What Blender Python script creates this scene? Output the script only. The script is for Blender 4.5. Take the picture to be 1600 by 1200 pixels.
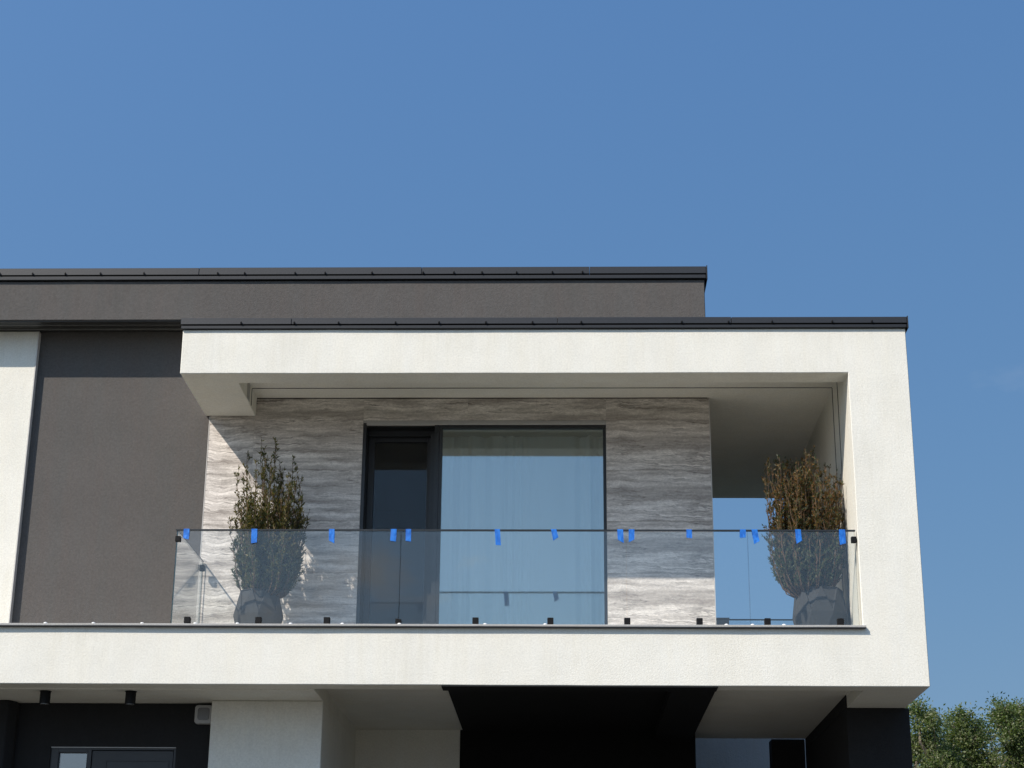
import bpy, bmesh, math, random
import numpy as np
from mathutils import Vector, Matrix, noise
R = math.radians
random.seed(7)
scene = bpy.context.scene
for o in list(bpy.data.objects): bpy.data.objects.remove(o)
COL = scene.collection

# ================================================================== camera
cam_d = bpy.data.cameras.new('camera'); cam = bpy.data.objects.new('camera', cam_d)
COL.objects.link(cam); scene.camera = cam
cam_d.sensor_fit = 'HORIZONTAL'; cam_d.sensor_width = 36; cam_d.lens = 62.1
cam_d.clip_start = 0.1; cam_d.clip_end = 3000
_r = Vector((0.99959194, 0.02735107, 0.00823823)).normalized()
_f = Vector((-0.02853758, 0.9436118, 0.32982173)).normalized()
_u = _r.cross(_f).normalized(); _r = _f.cross(_u).normalized()
cam.matrix_world = Matrix(((_r.x, _u.x, -_f.x, 0.0), (_r.y, _u.y, -_f.y, -17.0), (_r.z, _u.z, -_f.z, 1.6), (0, 0, 0, 1)))

# ================================================================== sun, sky, exposure
SUN = Vector((1.03, 1.0, -1.30)).normalized()          # direction the sunlight travels
sun_d = bpy.data.lights.new('sun', 'SUN'); sun_o = bpy.data.objects.new('sun', sun_d)
COL.objects.link(sun_o); sun_o.rotation_euler = SUN.to_track_quat('-Z', 'Y').to_euler()
sun_o.location = (-20, -20, 30)
sun_d.energy = 4.5; sun_d.angle = R(0.53); sun_d.color = (1.0, 0.91, 0.795)
scene.view_settings.view_transform = 'Standard'; scene.view_settings.look = 'None'
scene.view_settings.exposure = 0.15; scene.view_settings.gamma = 1.0
scene.view_settings.use_curve_mapping = False

world = bpy.data.worlds.new('World'); scene.world = world; world.use_nodes = True
wt = world.node_tree; wt.nodes.clear()
wo = wt.nodes.new('ShaderNodeOutputWorld'); bg = wt.nodes.new('ShaderNodeBackground')
sky = wt.nodes.new('ShaderNodeTexSky'); sky.sky_type = 'NISHITA'; sky.sun_disc = False
sky.sun_elevation = math.asin(-SUN.z)
sky.sun_rotation = math.atan2(-SUN.x, -SUN.y)
sky.altitude = 200; sky.air_density = 1.5; sky.dust_density = 0.0; sky.ozone_density = 6.0
bg.inputs['Strength'].default_value = 0.10
# a small soft cloud low over the street (the railing glass mirrors it) and a faint wisp far right
L = wt.links.new
tc = wt.nodes.new('ShaderNodeTexCoord')
mp = wt.nodes.new('ShaderNodeMapping'); mp.inputs['Scale'].default_value = (1, 1, 1.8)
ns = wt.nodes.new('ShaderNodeTexNoise'); ns.inputs['Scale'].default_value = 24.0
ns.inputs['Detail'].default_value = 7; ns.inputs['Roughness'].default_value = 0.6
L(tc.outputs['Generated'], mp.inputs['Vector']); L(mp.outputs[0], ns.inputs['Vector'])
def vm(op, a, b):
    n = wt.nodes.new('ShaderNodeVectorMath'); n.operation = op; L(a, n.inputs[0]); n.inputs[1].default_value = b; return n
def ma(op, a, b, clamp=False):
    n = wt.nodes.new('ShaderNodeMath'); n.operation = op; n.use_clamp = clamp
    for k, x in enumerate((a, b)):
        if hasattr(x, 'is_linked'): L(x, n.inputs[k])
        else: n.inputs[k].default_value = x
    return n.outputs[0]
facs = []
for d, sc, st in (((-0.118, -0.968, 0.229), (25, 6, 62), 0.85), ((-0.21, -0.95, 0.195), (13, 6, 50), 0.9), ((0.22, -0.96, 0.15), (9, 5, 40), 0.8), ((0.249, 0.912, 0.325), (40, 22, 150), 0.06)):
    v = vm('MULTIPLY', vm('SUBTRACT', tc.outputs['Generated'], d).outputs[0], sc)
    ln = wt.nodes.new('ShaderNodeVectorMath'); ln.operation = 'LENGTH'; L(v.outputs[0], ln.inputs[0])
    near = ma('SUBTRACT', 1.25, ln.outputs['Value'])
    f_ = ma('ADD', near, ma('MULTIPLY', ma('SUBTRACT', ns.outputs['Fac'], 0.52), 5.5))
    facs.append(ma('MULTIPLY', ma('MULTIPLY', f_, 0.7, True), st))
allf = ma('MAXIMUM', ma('MAXIMUM', facs[0], facs[1]), ma('MAXIMUM', facs[2], facs[3]))
m3o = ma('MULTIPLY', allf, 0.8)
mix = wt.nodes.new('ShaderNodeMix'); mix.data_type = 'RGBA'; mix.inputs['B'].default_value = (6.6, 6.7, 6.8, 1)
# soften the gradient a little towards a hazy summer sky, channel by channel
sr = wt.nodes.new('ShaderNodeSeparateColor'); cr_ = wt.nodes.new('ShaderNodeCombineColor'); L(sky.outputs[0], sr.inputs[0])
for i, (g_, k_) in enumerate(((0.58, 0.79), (0.42, 1.43), (0.20, 3.12))):
    pw = wt.nodes.new('ShaderNodeMath'); pw.operation = 'POWER'; pw.inputs[1].default_value = g_; L(sr.outputs[i], pw.inputs[0])
    ml = wt.nodes.new('ShaderNodeMath'); ml.operation = 'MULTIPLY'; ml.inputs[1].default_value = k_; L(pw.outputs[0], ml.inputs[0]); L(ml.outputs[0], cr_.inputs[i])
L(m3o, mix.inputs['Factor']); # forward scattering: the sky brightens smoothly towards the sun
dsun = vm('DOT_PRODUCT', tc.outputs['Generated'], tuple(-SUN))
au = ma('POWER', ma('MULTIPLY_ADD', dsun.outputs['Value'], 0.5), 4.0); au.node.inputs[0].links[0].from_node.inputs[2].default_value = 0.5
aum = wt.nodes.new('ShaderNodeMix'); aum.data_type = 'RGBA'; aum.inputs['A'].default_value = (1, 1, 1, 1); aum.inputs['B'].default_value = (4.2, 3.05, 2.5, 1); L(au, aum.inputs['Factor'])
sm = wt.nodes.new('ShaderNodeMix'); sm.data_type = 'RGBA'; sm.blend_type = 'MULTIPLY'; sm.inputs['Factor'].default_value = 1.0
L(cr_.outputs[0], sm.inputs['A']); L(aum.outputs['Result'], sm.inputs['B']); L(sm.outputs['Result'], mix.inputs['A'])
L(mix.outputs['Result'], bg.inputs['Color']); L(bg.outputs[0], wo.inputs['Surface'])

# ================================================================== materials
def newmat(name):
    m = bpy.data.materials.new(name); m.use_nodes = True
    nt = m.node_tree; nt.nodes.clear()
    out = nt.nodes.new('ShaderNodeOutputMaterial')
    return m, nt, out
def N(nt, t, **kw):
    n = nt.nodes.new(t)
    for k, v in kw.items():
        if k in n.inputs: n.inputs[k].default_value = v
        else: setattr(n, k, v)
    return n
def ramp(nt, stops, src):
    r = nt.nodes.new('ShaderNodeValToRGB'); e = r.color_ramp.elements
    e[0].position, e[0].color = stops[0][0], (*stops[0][1], 1)
    e[1].position, e[1].color = stops[-1][0], (*stops[-1][1], 1)
    for p, c in stops[1:-1]:
        x = e.new(p); x.color = (*c, 1)
    nt.links.new(src, r.inputs[0]); return r
def texvec(nt, kind='Object', scale=(1, 1, 1)):
    t = nt.nodes.new('ShaderNodeTexCoord'); m = nt.nodes.new('ShaderNodeMapping')
    m.inputs['Scale'].default_value = scale; nt.links.new(t.outputs[kind], m.inputs[0]); return m.outputs[0]
def worldvec(nt, scale=(1, 1, 1)):
    g = nt.nodes.new('ShaderNodeNewGeometry'); m = nt.nodes.new('ShaderNodeMapping')
    m.inputs['Scale'].default_value = scale; nt.links.new(g.outputs['Position'], m.inputs[0]); return m.outputs[0]
def mixc(nt, a, b, fac, mode='MIX'):
    m = nt.nodes.new('ShaderNodeMix'); m.data_type = 'RGBA'; m.blend_type = mode
    for s, k in ((a, 'A'), (b, 'B'), (fac, 'Factor')):
        if hasattr(s, 'is_linked'): nt.links.new(s, m.inputs[k])
        elif k == 'Factor': m.inputs[k].default_value = s
        else: m.inputs[k].default_value = (*s, 1)
    return m.outputs['Result']

def stucco(name, c, var=0.10, grain=55, blotch=2.2, rough=0.93, warm=(1.0, 0.97, 0.93), bump=0.5):
    m, nt, out = newmat(name)
    b = N(nt, 'ShaderNodeBsdfPrincipled', Roughness=rough); b.inputs['Specular IOR Level'].default_value = 0.25
    v = worldvec(nt)
    n1 = N(nt, 'ShaderNodeTexNoise', Scale=grain, Detail=3, Roughness=0.7); nt.links.new(v, n1.inputs['Vector'])
    n2 = N(nt, 'ShaderNodeTexNoise', Scale=blotch, Detail=6, Roughness=0.65); nt.links.new(v, n2.inputs['Vector'])
    n3 = N(nt, 'ShaderNodeTexNoise', Scale=170, Detail=2); nt.links.new(v, n3.inputs['Vector'])
    vs = worldvec(nt, (2.0, 2.0, 0.25)); n4 = N(nt, 'ShaderNodeTexNoise', Scale=3, Detail=5, Roughness=0.6); nt.links.new(vs, n4.inputs['Vector'])
    lo = tuple(x * (1 - var) for x in c); hi = tuple(min(1, x * (1 + var)) for x in c)
    r1 = ramp(nt, [(0.32, lo), (0.68, hi)], n1.outputs['Fac'])
    r2 = ramp(nt, [(0.3, (0.92, 0.92, 0.915)), (0.7, (1.04, 1.04, 1.04))], n2.outputs['Fac'])
    x = mixc(nt, r1.outputs[0], r2.outputs[0], 0.7, 'MULTIPLY')
    r4 = ramp(nt, [(0.35, warm), (0.65, (1, 1, 1))], n4.outputs['Fac'])
    vd = worldvec(nt, (5.0, 5.0, 0.35)); n5 = N(nt, 'ShaderNodeTexNoise', Scale=4, Detail=4, Roughness=0.7); nt.links.new(vd, n5.inputs['Vector'])
    n6 = N(nt, 'ShaderNodeTexNoise', Scale=0.9, Detail=3, Roughness=0.5); nt.links.new(v, n6.inputs['Vector'])
    mm = N(nt, 'ShaderNodeMath', operation='MULTIPLY'); nt.links.new(n5.outputs['Fac'], mm.inputs[0]); nt.links.new(n6.outputs['Fac'], mm.inputs[1])
    r5 = ramp(nt, [(0.25, (1, 1, 1)), (0.45, (0.94, 0.937, 0.925))], mm.outputs[0])
    x = mixc(nt, x, r4.outputs[0], 0.8, 'MULTIPLY')
    x = mixc(nt, x, r5.outputs[0], 1.0, 'MULTIPLY')
    nt.links.new(x, b.inputs['Base Color'])
    ad = N(nt, 'ShaderNodeMath', operation='ADD'); nt.links.new(n1.outputs['Fac'], ad.inputs[0]); nt.links.new(n3.outputs['Fac'], ad.inputs[1])
    bp = N(nt, 'ShaderNodeBump', Strength=bump, Distance=0.006); nt.links.new(ad.outputs[0], bp.inputs['Height'])
    nt.links.new(bp.outputs[0], b.inputs['Normal']); nt.links.new(b.outputs[0], out.inputs[0])
    return m
def plain(name, c, rough=0.6, metal=0.0, var=0.06, scale=12, bump=0.0, spec=0.5, coat=0.0):
    m, nt, out = newmat(name)
    b = N(nt, 'ShaderNodeBsdfPrincipled', Roughness=rough, Metallic=metal); b.inputs['Specular IOR Level'].default_value = spec
    b.inputs['Coat Weight'].default_value = coat
    v = worldvec(nt); n = N(nt, 'ShaderNodeTexNoise', Scale=scale, Detail=5, Roughness=0.6); nt.links.new(v, n.inputs['Vector'])
    r = ramp(nt, [(0.3, tuple(x * (1 - var) for x in c)), (0.7, tuple(min(1, x * (1 + var)) for x in c))], n.outputs['Fac'])
    nt.links.new(r.outputs[0], b.inputs['Base Color'])
    if bump:
        bp = N(nt, 'ShaderNodeBump', Strength=bump, Distance=0.004); nt.links.new(n.outputs['Fac'], bp.inputs['Height']); nt.links.new(bp.outputs[0], b.inputs['Normal'])
    nt.links.new(b.outputs[0], out.inputs[0]); return m

WHITE = stucco('white_stucco', (0.81, 0.79, 0.715), var=0.07, warm=(1.0, 0.985, 0.955))
DARK = stucco('dark_taupe_stucco', (0.108, 0.103, 0.098), var=0.10, grain=42, warm=(1.05, 0.985, 0.965), bump=0.6)
BLACK = stucco('black_stucco', (0.010, 0.010, 0.0105), var=0.08, bump=0.3)
CHAR = stucco('charcoal_stucco', (0.024, 0.0245, 0.026), var=0.08, bump=0.3)
GREYW = stucco('grey_render', (0.50, 0.51, 0.53), var=0.06)
CEIL = stucco('ceiling_paint', (0.74, 0.72, 0.665), var=0.015, bump=0.12)
COPE = plain('anthracite_sheet_metal', (0.020, 0.0215, 0.025), rough=0.5, metal=0.15, var=0.12, scale=60, bump=0.15)
GUTTER = plain('dark_bronze_sheet_metal', (0.034, 0.033, 0.031), rough=0.38, metal=0.2)
ALU = plain('black_aluminium', (0.017, 0.019, 0.021), rough=0.40, metal=0.0, var=0.1)
ALU2 = plain('charcoal_aluminium', (0.030, 0.033, 0.037), rough=0.45, var=0.1)
RUBBER = plain('black_fitting', (0.006, 0.006, 0.0065), rough=0.6, spec=0.2)
TRIM = plain('pale_edge_trim', (0.62, 0.60, 0.57), rough=0.45)
SILLM = stucco('grey_sill_stone', (0.42, 0.415, 0.40), var=0.12, grain=90)
LAMPG = plain('grey_lamp_plastic', (0.42, 0.42, 0.41), rough=0.45)
LAMPD = plain('smoked_lamp_lens', (0.16, 0.16, 0.155), rough=0.25)
CAPW = plain('white_plastic', (0.75, 0.75, 0.73), rough=0.35)
BOXM = plain('grey_painted_metal', (0.17, 0.19, 0.21), rough=0.5)
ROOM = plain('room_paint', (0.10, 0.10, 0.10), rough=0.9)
FLOORM = plain('beige_floor_tile', (0.48, 0.455, 0.41), rough=0.55)
TRACK = plain('shadow_gap', (0.06, 0.058, 0.055), rough=0.8)

def stone_mat():
    m, nt, out = newmat('travertine_print_tile')
    b = N(nt, 'ShaderNodeBsdfPrincipled', Roughness=0.5); b.inputs['Specular IOR Level'].default_value = 0.35
    t = N(nt, 'ShaderNodeTexCoord'); oi = N(nt, 'ShaderNodeObjectInfo')
    # every tile carries its own local coordinates: the same print repeats tile after tile, shifted from bay to bay
    g = N(nt, 'ShaderNodeMapping'); nt.links.new(t.outputs['Object'], g.inputs[0])
    attr = N(nt, 'ShaderNodeAttribute', attribute_type='OBJECT', attribute_name='print_shift')
    cmb = N(nt, 'ShaderNodeCombineXYZ'); nt.links.new(attr.outputs['Fac'], cmb.inputs[0]); nt.links.new(attr.outputs['Fac'], cmb.inputs[1])
    nt.links.new(cmb.outputs[0], g.inputs['Location'])
    # warp
    w = N(nt, 'ShaderNodeTexNoise', Scale=2.4, Detail=5, Roughness=0.6); nt.links.new(g.outputs[0], w.inputs['Vector'])
    ws = N(nt, 'ShaderNodeVectorMath', operation='SUBTRACT'); ws.inputs[1].default_value = (0.5, 0.5, 0.5); nt.links.new(w.outputs['Color'], ws.inputs[0])
    wm = N(nt, 'ShaderNodeVectorMath', operation='MULTIPLY'); wm.inputs[1].default_value = (0.30, 0, 0.13); nt.links.new(ws.outputs[0], wm.inputs[0])
    va = N(nt, 'ShaderNodeVectorMath', operation='ADD'); nt.links.new(g.outputs[0], va.inputs[0]); nt.links.new(wm.outputs[0], va.inputs[1])
    def lay(scale, sc, det, rough):
        mp = N(nt, 'ShaderNodeMapping'); mp.inputs['Scale'].default_value = scale; nt.links.new(va.outputs[0], mp.inputs[0])
        n = N(nt, 'ShaderNodeTexNoise', Scale=sc, Detail=det, Roughness=rough); nt.links.new(mp.outputs[0], n.inputs['Vector']); return n.outputs['Fac']
    A = lay((0.40, 1, 4.6), 2.6, 4, 0.55)       # broad soft bands
    A2 = lay((0.62, 1, 6.0), 2.6, 10, 0.76)       # streaks
    B = lay((0.40, 1, 5.6), 1.7, 6, 0.60)       # vein field
    Cc = lay((2.2, 1, 4.0), 13.0, 8, 0.85)      # grain
    Mk = lay((1.2, 1, 3.0), 1.6, 3, 0.5)        # where veins show
    r = ramp(nt, [(0.32, (0.42, 0.39, 0.37)), (0.44, (0.58, 0.555, 0.53)), (0.54, (0.74, 0.715, 0.69)), (0.68, (0.88, 0.86, 0.835))], A)
    ra = ramp(nt, [(0.34, (0.56, 0.55, 0.54)), (0.46, (0.84, 0.83, 0.825)), (0.54, (0.99, 0.985, 0.98)), (0.66, (1.14, 1.14, 1.14))], A2)
    x = mixc(nt, r.outputs[0], ra.outputs[0], 1.0, 'MULTIPLY')
    sb = N(nt, 'ShaderNodeMath', operation='SUBTRACT'); sb.inputs[1].default_value = 0.5; nt.links.new(B, sb.inputs[0])
    ab = N(nt, 'ShaderNodeMath', operation='ABSOLUTE'); nt.links.new(sb.outputs[0], ab.inputs[0])
    v = ramp(nt, [(0.0, (0.42, 0.40, 0.40)), (0.009, (0.70, 0.69, 0.68)), (0.024, (1, 1, 1))], ab.outputs[0])
    mk_ = ramp(nt, [(0.42, (0.05, 0.05, 0.05)), (0.58, (1, 1, 1))], Mk)
    x = mixc(nt, x, v.outputs[0], mk_.outputs[0], 'MULTIPLY')
    v2 = ramp(nt, [(0.024, (0, 0, 0)), (0.032, (0.13, 0.13, 0.125)), (0.045, (0, 0, 0))], ab.outputs[0])
    x = mixc(nt, x, v2.outputs[0], mk_.outputs[0], 'ADD')
    r3 = ramp(nt, [(0.38, (0.70, 0.69, 0.68)), (0.60, (1.10, 1.10, 1.10))], Cc)
    x = mixc(nt, x, r3.outputs[0], 0.85, 'MULTIPLY')
    x = mixc(nt, x, (1.05, 1.01, 0.97), 1.0, 'MULTIPLY')
    nt.links.new(x, b.inputs['Base Color'])
    nt.links.new(b.outputs[0], out.inputs[0]); return m
STONE = stone_mat()
GROUT = plain('tile_joint', (0.50, 0.49, 0.47), rough=0.9)

def glass(name, tint, base_refl, refl_col=(1, 1, 1), gain=1.0, wob=0.0):
    m, nt, out = newmat(name)
    tr = N(nt, 'ShaderNodeBsdfTransparent', Color=(*tint, 1)); gl = N(nt, 'ShaderNodeBsdfGlossy', Roughness=0.0, Color=(*refl_col, 1))
    # Schlick reflectance, the same for rays entering and leaving the sheet
    ge = N(nt, 'ShaderNodeNewGeometry'); dt = N(nt, 'ShaderNodeVectorMath', operation='DOT_PRODUCT')
    nt.links.new(ge.outputs['Incoming'], dt.inputs[0]); nt.links.new(ge.outputs['True Normal'], dt.inputs[1])
    c1 = N(nt, 'ShaderNodeMath', operation='ABSOLUTE'); nt.links.new(dt.outputs['Value'], c1.inputs[0])
    c2 = N(nt, 'ShaderNodeMath', operation='SUBTRACT'); c2.inputs[0].default_value = 1.0; nt.links.new(c1.outputs[0], c2.inputs[1]); c2.use_clamp = True
    c3 = N(nt, 'ShaderNodeMath', operation='POWER'); c3.inputs[1].default_value = 5.0; nt.links.new(c2.outputs[0], c3.inputs[0])
    fr = N(nt, 'ShaderNodeMath', operation='MULTIPLY_ADD'); fr.inputs[1].default_value = 0.96; fr.inputs[2].default_value = 0.04; nt.links.new(c3.outputs[0], fr.inputs[0])
    ma = N(nt, 'ShaderNodeMath', operation='MULTIPLY_ADD'); ma.inputs[1].default_value = gain; ma.inputs[2].default_value = base_refl
    ma.use_clamp = True
    nt.links.new(fr.outputs[0], ma.inputs[0])
    mx = N(nt, 'ShaderNodeMixShader'); nt.links.new(ma.outputs[0], mx.inputs[0]); nt.links.new(tr.outputs[0], mx.inputs[1]); nt.links.new(gl.outputs[0], mx.inputs[2])
    if wob:
        n = N(nt, 'ShaderNodeTexNoise', Scale=1.6, Detail=1); nt.links.new(worldvec(nt), n.inputs['Vector'])
        bp = N(nt, 'ShaderNodeBump', Strength=wob, Distance=0.002); nt.links.new(n.outputs['Fac'], bp.inputs['Height']); nt.links.new(bp.outputs[0], gl.inputs['Normal']); 
    nt.links.new(mx.outputs[0], out.inputs[0]); return m
RAILG = glass('balustrade_glass', (0.978, 0.988, 0.984), 0.014, gain=1.0)
WING = glass('coated_window_glass', (0.88, 0.93, 0.95), 0.20, (0.90, 0.99, 1.0), gain=1.0, wob=0.08)
DOORG = glass('sliding_door_glass', (0.60, 0.64, 0.66), 0.14, (0.86, 0.94, 1.0), gain=1.0, wob=0.05)
LOWG = glass('entrance_glass', (0.5, 0.55, 0.55), 0.15, gain=1.0)
EDGEG = plain('glass_edge', (0.02, 0.045, 0.042), rough=0.2)
EDGEP = plain('pale_glass_edge', (0.40, 0.47, 0.45), rough=0.2)

def tape_mat():
    m, nt, out = newmat('blue_masking_tape')
    b = N(nt, 'ShaderNodeBsdfPrincipled', Roughness=0.6)
    n = N(nt, 'ShaderNodeTexNoise', Scale=35, Detail=4); nt.links.new(worldvec(nt, (1, 1, 0.6)), n.inputs['Vector'])
    r = ramp(nt, [(0.35, (0.006, 0.14, 0.58)), (0.65, (0.018, 0.24, 0.80))], n.outputs['Fac'])
    nt.links.new(r.outputs[0], b.inputs['Base Color'])
    bp = N(nt, 'ShaderNodeBump', Strength=0.9, Distance=0.01); nt.links.new(n.outputs['Fac'], bp.inputs['Height']); nt.links.new(bp.outputs[0], b.inputs['Normal'])
    tl = N(nt, 'ShaderNodeBsdfTranslucent', Color=(0.02, 0.16, 0.75, 1)); mx = N(nt, 'ShaderNodeMixShader'); mx.inputs[0].default_value = 0.2
    nt.links.new(b.outputs[0], mx.inputs[1]); nt.links.new(tl.outputs[0], mx.inputs[2]); nt.links.new(mx.outputs[0], out.inputs[0]); return m
TAPE = tape_mat()
def curtain_mat():
    m, nt, out = newmat('sheer_white_curtain')
    d = N(nt, 'ShaderNodeBsdfDiffuse', Color=(0.90, 0.91, 0.89, 1)); t = N(nt, 'ShaderNodeBsdfTranslucent', Color=(0.7, 0.7, 0.67, 1)); tr = N(nt, 'ShaderNodeBsdfTransparent')
    a = N(nt, 'ShaderNodeMixShader'); a.inputs[0].default_value = 0.4; c = N(nt, 'ShaderNodeMixShader'); c.inputs[0].default_value = 0.06
    nt.links.new(d.outputs[0], a.inputs[1]); nt.links.new(t.outputs[0], a.inputs[2]); nt.links.new(a.outputs[0], c.inputs[1]); nt.links.new(tr.outputs[0], c.inputs[2])
    nt.links.new(c.outputs[0], out.inputs[0]); return m
CURT = curtain_mat()
def screen_mat():
    m, nt, out = newmat('insect_screen_mesh')
    d = N(nt, 'ShaderNodeBsdfDiffuse', Color=(0.03, 0.03, 0.032, 1)); tr = N(nt, 'ShaderNodeBsdfTransparent')
    v = worldvec(nt)
    w1 = N(nt, 'ShaderNodeTexNoise', Scale=120, Detail=1); nt.links.new(v, w1.inputs['Vector'])
    r = ramp(nt, [(0.35, (0.60, 0.60, 0.60)), (0.65, (0.68, 0.68, 0.68))], w1.outputs['Fac'])
    mx = N(nt, 'ShaderNodeMixShader'); nt.links.new(r.outputs[0], mx.inputs[0]); nt.links.new(d.outputs[0], mx.inputs[1]); nt.links.new(tr.outputs[0], mx.inputs[2])
    nt.links.new(mx.outputs[0], out.inputs[0]); return m
SCREEN = screen_mat()
def leaf_mat(name, cols, tw=0.35, rough=0.55):
    m, nt, out = newmat(name)
    b = N(nt, 'ShaderNodeBsdfPrincipled', Roughness=rough); b.inputs['Specular IOR Level'].default_value = 0.4
    g = N(nt, 'ShaderNodeAttribute', attribute_name='tone')
    r = ramp(nt, [(i / (len(cols) - 1), c) for i, c in enumerate(cols)], g.outputs['Fac'])
    nt.links.new(r.outputs[0], b.inputs['Base Color'])
    tl = N(nt, 'ShaderNodeBsdfTranslucent'); hs = mixc(nt, r.outputs[0], (0.9, 1.0, 0.3), 0.25, 'MIX'); hs2 = mixc(nt, r.outputs[0], (1.6, 1.7, 0.7), 1.0, 'MULTIPLY')
    nt.links.new(hs2, tl.inputs[0]); mx = N(nt, 'ShaderNodeMixShader'); mx.inputs[0].default_value = tw
    nt.links.new(b.outputs[0], mx.inputs[1]); nt.links.new(tl.outputs[0], mx.inputs[2]); nt.links.new(mx.outputs[0], out.inputs[0]); return m
LEAF_A = leaf_mat('shrub_leaves_olive', [(0.022, 0.034, 0.010), (0.070, 0.075, 0.020), (0.15, 0.11, 0.030), (0.22, 0.19, 0.08)])
LEAF_B = leaf_mat('shrub_leaves_rust', [(0.022, 0.045, 0.012), (0.085, 0.065, 0.018), (0.22, 0.10, 0.030), (0.34, 0.22, 0.11)])
LEAF_C = leaf_mat('shrub_leaves_sage', [(0.020, 0.045, 0.018), (0.06, 0.085, 0.04), (0.13, 0.14, 0.085), (0.24, 0.24, 0.17)])
LEAF_T = leaf_mat('tree_leaves', [(0.038, 0.066, 0.018), (0.085, 0.125, 0.034), (0.135, 0.17, 0.055), (0.27, 0.28, 0.17)])
BARK = plain('bark', (0.16, 0.135, 0.10), rough=0.9, var=0.3, scale=20, bump=0.5)
TWIG = plain('shrub_twig', (0.11, 0.065, 0.035), rough=0.8, var=0.3, scale=30)
POT = stucco('planter_concrete', (0.05, 0.052, 0.055), var=0.15, grain=70, bump=0.3)
SOIL = plain('potting_soil', (0.04, 0.028, 0.018), rough=1.0)

# ================================================================== builders
ORG = {}
class MB:
    def __init__(s): s.v = []; s.f = []
    def box(s, x0, x1, y0, y1, z0, z1):
        n = len(s.v); s.v += [(x, y, z) for z in (z0, z1) for y in (y0, y1) for x in (x0, x1)]
        s.f += [tuple(n + i for i in q) for q in ((0, 2, 3, 1), (4, 5, 7, 6), (0, 1, 5, 4), (2, 6, 7, 3), (0, 4, 6, 2), (1, 3, 7, 5))]; return s
    def tube(s, p, q, r0, r1, k=6):
        p, q = Vector(p), Vector(q); d = (q - p).normalized(); a = d.orthogonal().normalized(); b = d.cross(a); n = len(s.v)
        for c, r in ((p, r0), (q, r1)):
            for i in range(k):
                t = 2 * math.pi * i / k; s.v.append(tuple(c + a * math.cos(t) * r + b * math.sin(t) * r))
        for i in range(k):
            j = (i + 1) % k; s.f.append((n + i, n + j, n + k + j, n + k + i))
        s.f.append(tuple(n + i for i in reversed(range(k)))); s.f.append(tuple(n + k + i for i in range(k))); return s
def mk(name, verts, faces, mat, parent=None, bevel=0.0, smooth=False, mats=None, fmat=None, seg=1, origin=None):
    v = np.array(verts, dtype=float)
    c = v.mean(axis=0) * 0 + (v.min(axis=0) + v.max(axis=0)) / 2 if origin is None else np.array(origin, float)
    me = bpy.data.meshes.new(name); me.from_pydata([tuple(p) for p in (v - c)], [], faces); me.validate(); me.update()
    for m in (mats or [mat]): me.materials.append(m)
    if fmat: me.polygons.foreach_set('material_index', fmat)
    if smooth: me.polygons.foreach_set('use_smooth', [True] * len(me.polygons))
    o = bpy.data.objects.new(name, me); COL.objects.link(o)
    ORG[o.name] = Vector(c)
    if parent is not None:
        o.parent = parent; o.location = Vector(c) - ORG[parent.name]
    else: o.location = c
    if bevel:
        b = o.modifiers.new('edge', 'BEVEL'); b.width = bevel; b.segments = seg; b.limit_method = 'ANGLE'; b.angle_limit = R(50)
    return o
def box(name, x0, x1, y0, y1, z0, z1, mat, parent=None, bevel=0.0, **kw):
    m = MB().box(x0, x1, y0, y1, z0, z1); return mk(name, m.v, m.f, mat, parent, bevel, **kw)
def tag(o, label=None, cat=None, group=None, kind=None):
    if label: o['label'] = label
    if cat: o['category'] = cat
    if group: o['group'] = group
    if kind: o['kind'] = kind
    return o
def thing(name, loc, label, cat, group=None, rz=0.0):
    o = bpy.data.objects.new(name, None); COL.objects.link(o); o.location = loc; o.empty_display_size = 0.2
    o.rotation_euler.z = rz; ORG[o.name] = Vector(loc); return tag(o, label, cat, group)

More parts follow.
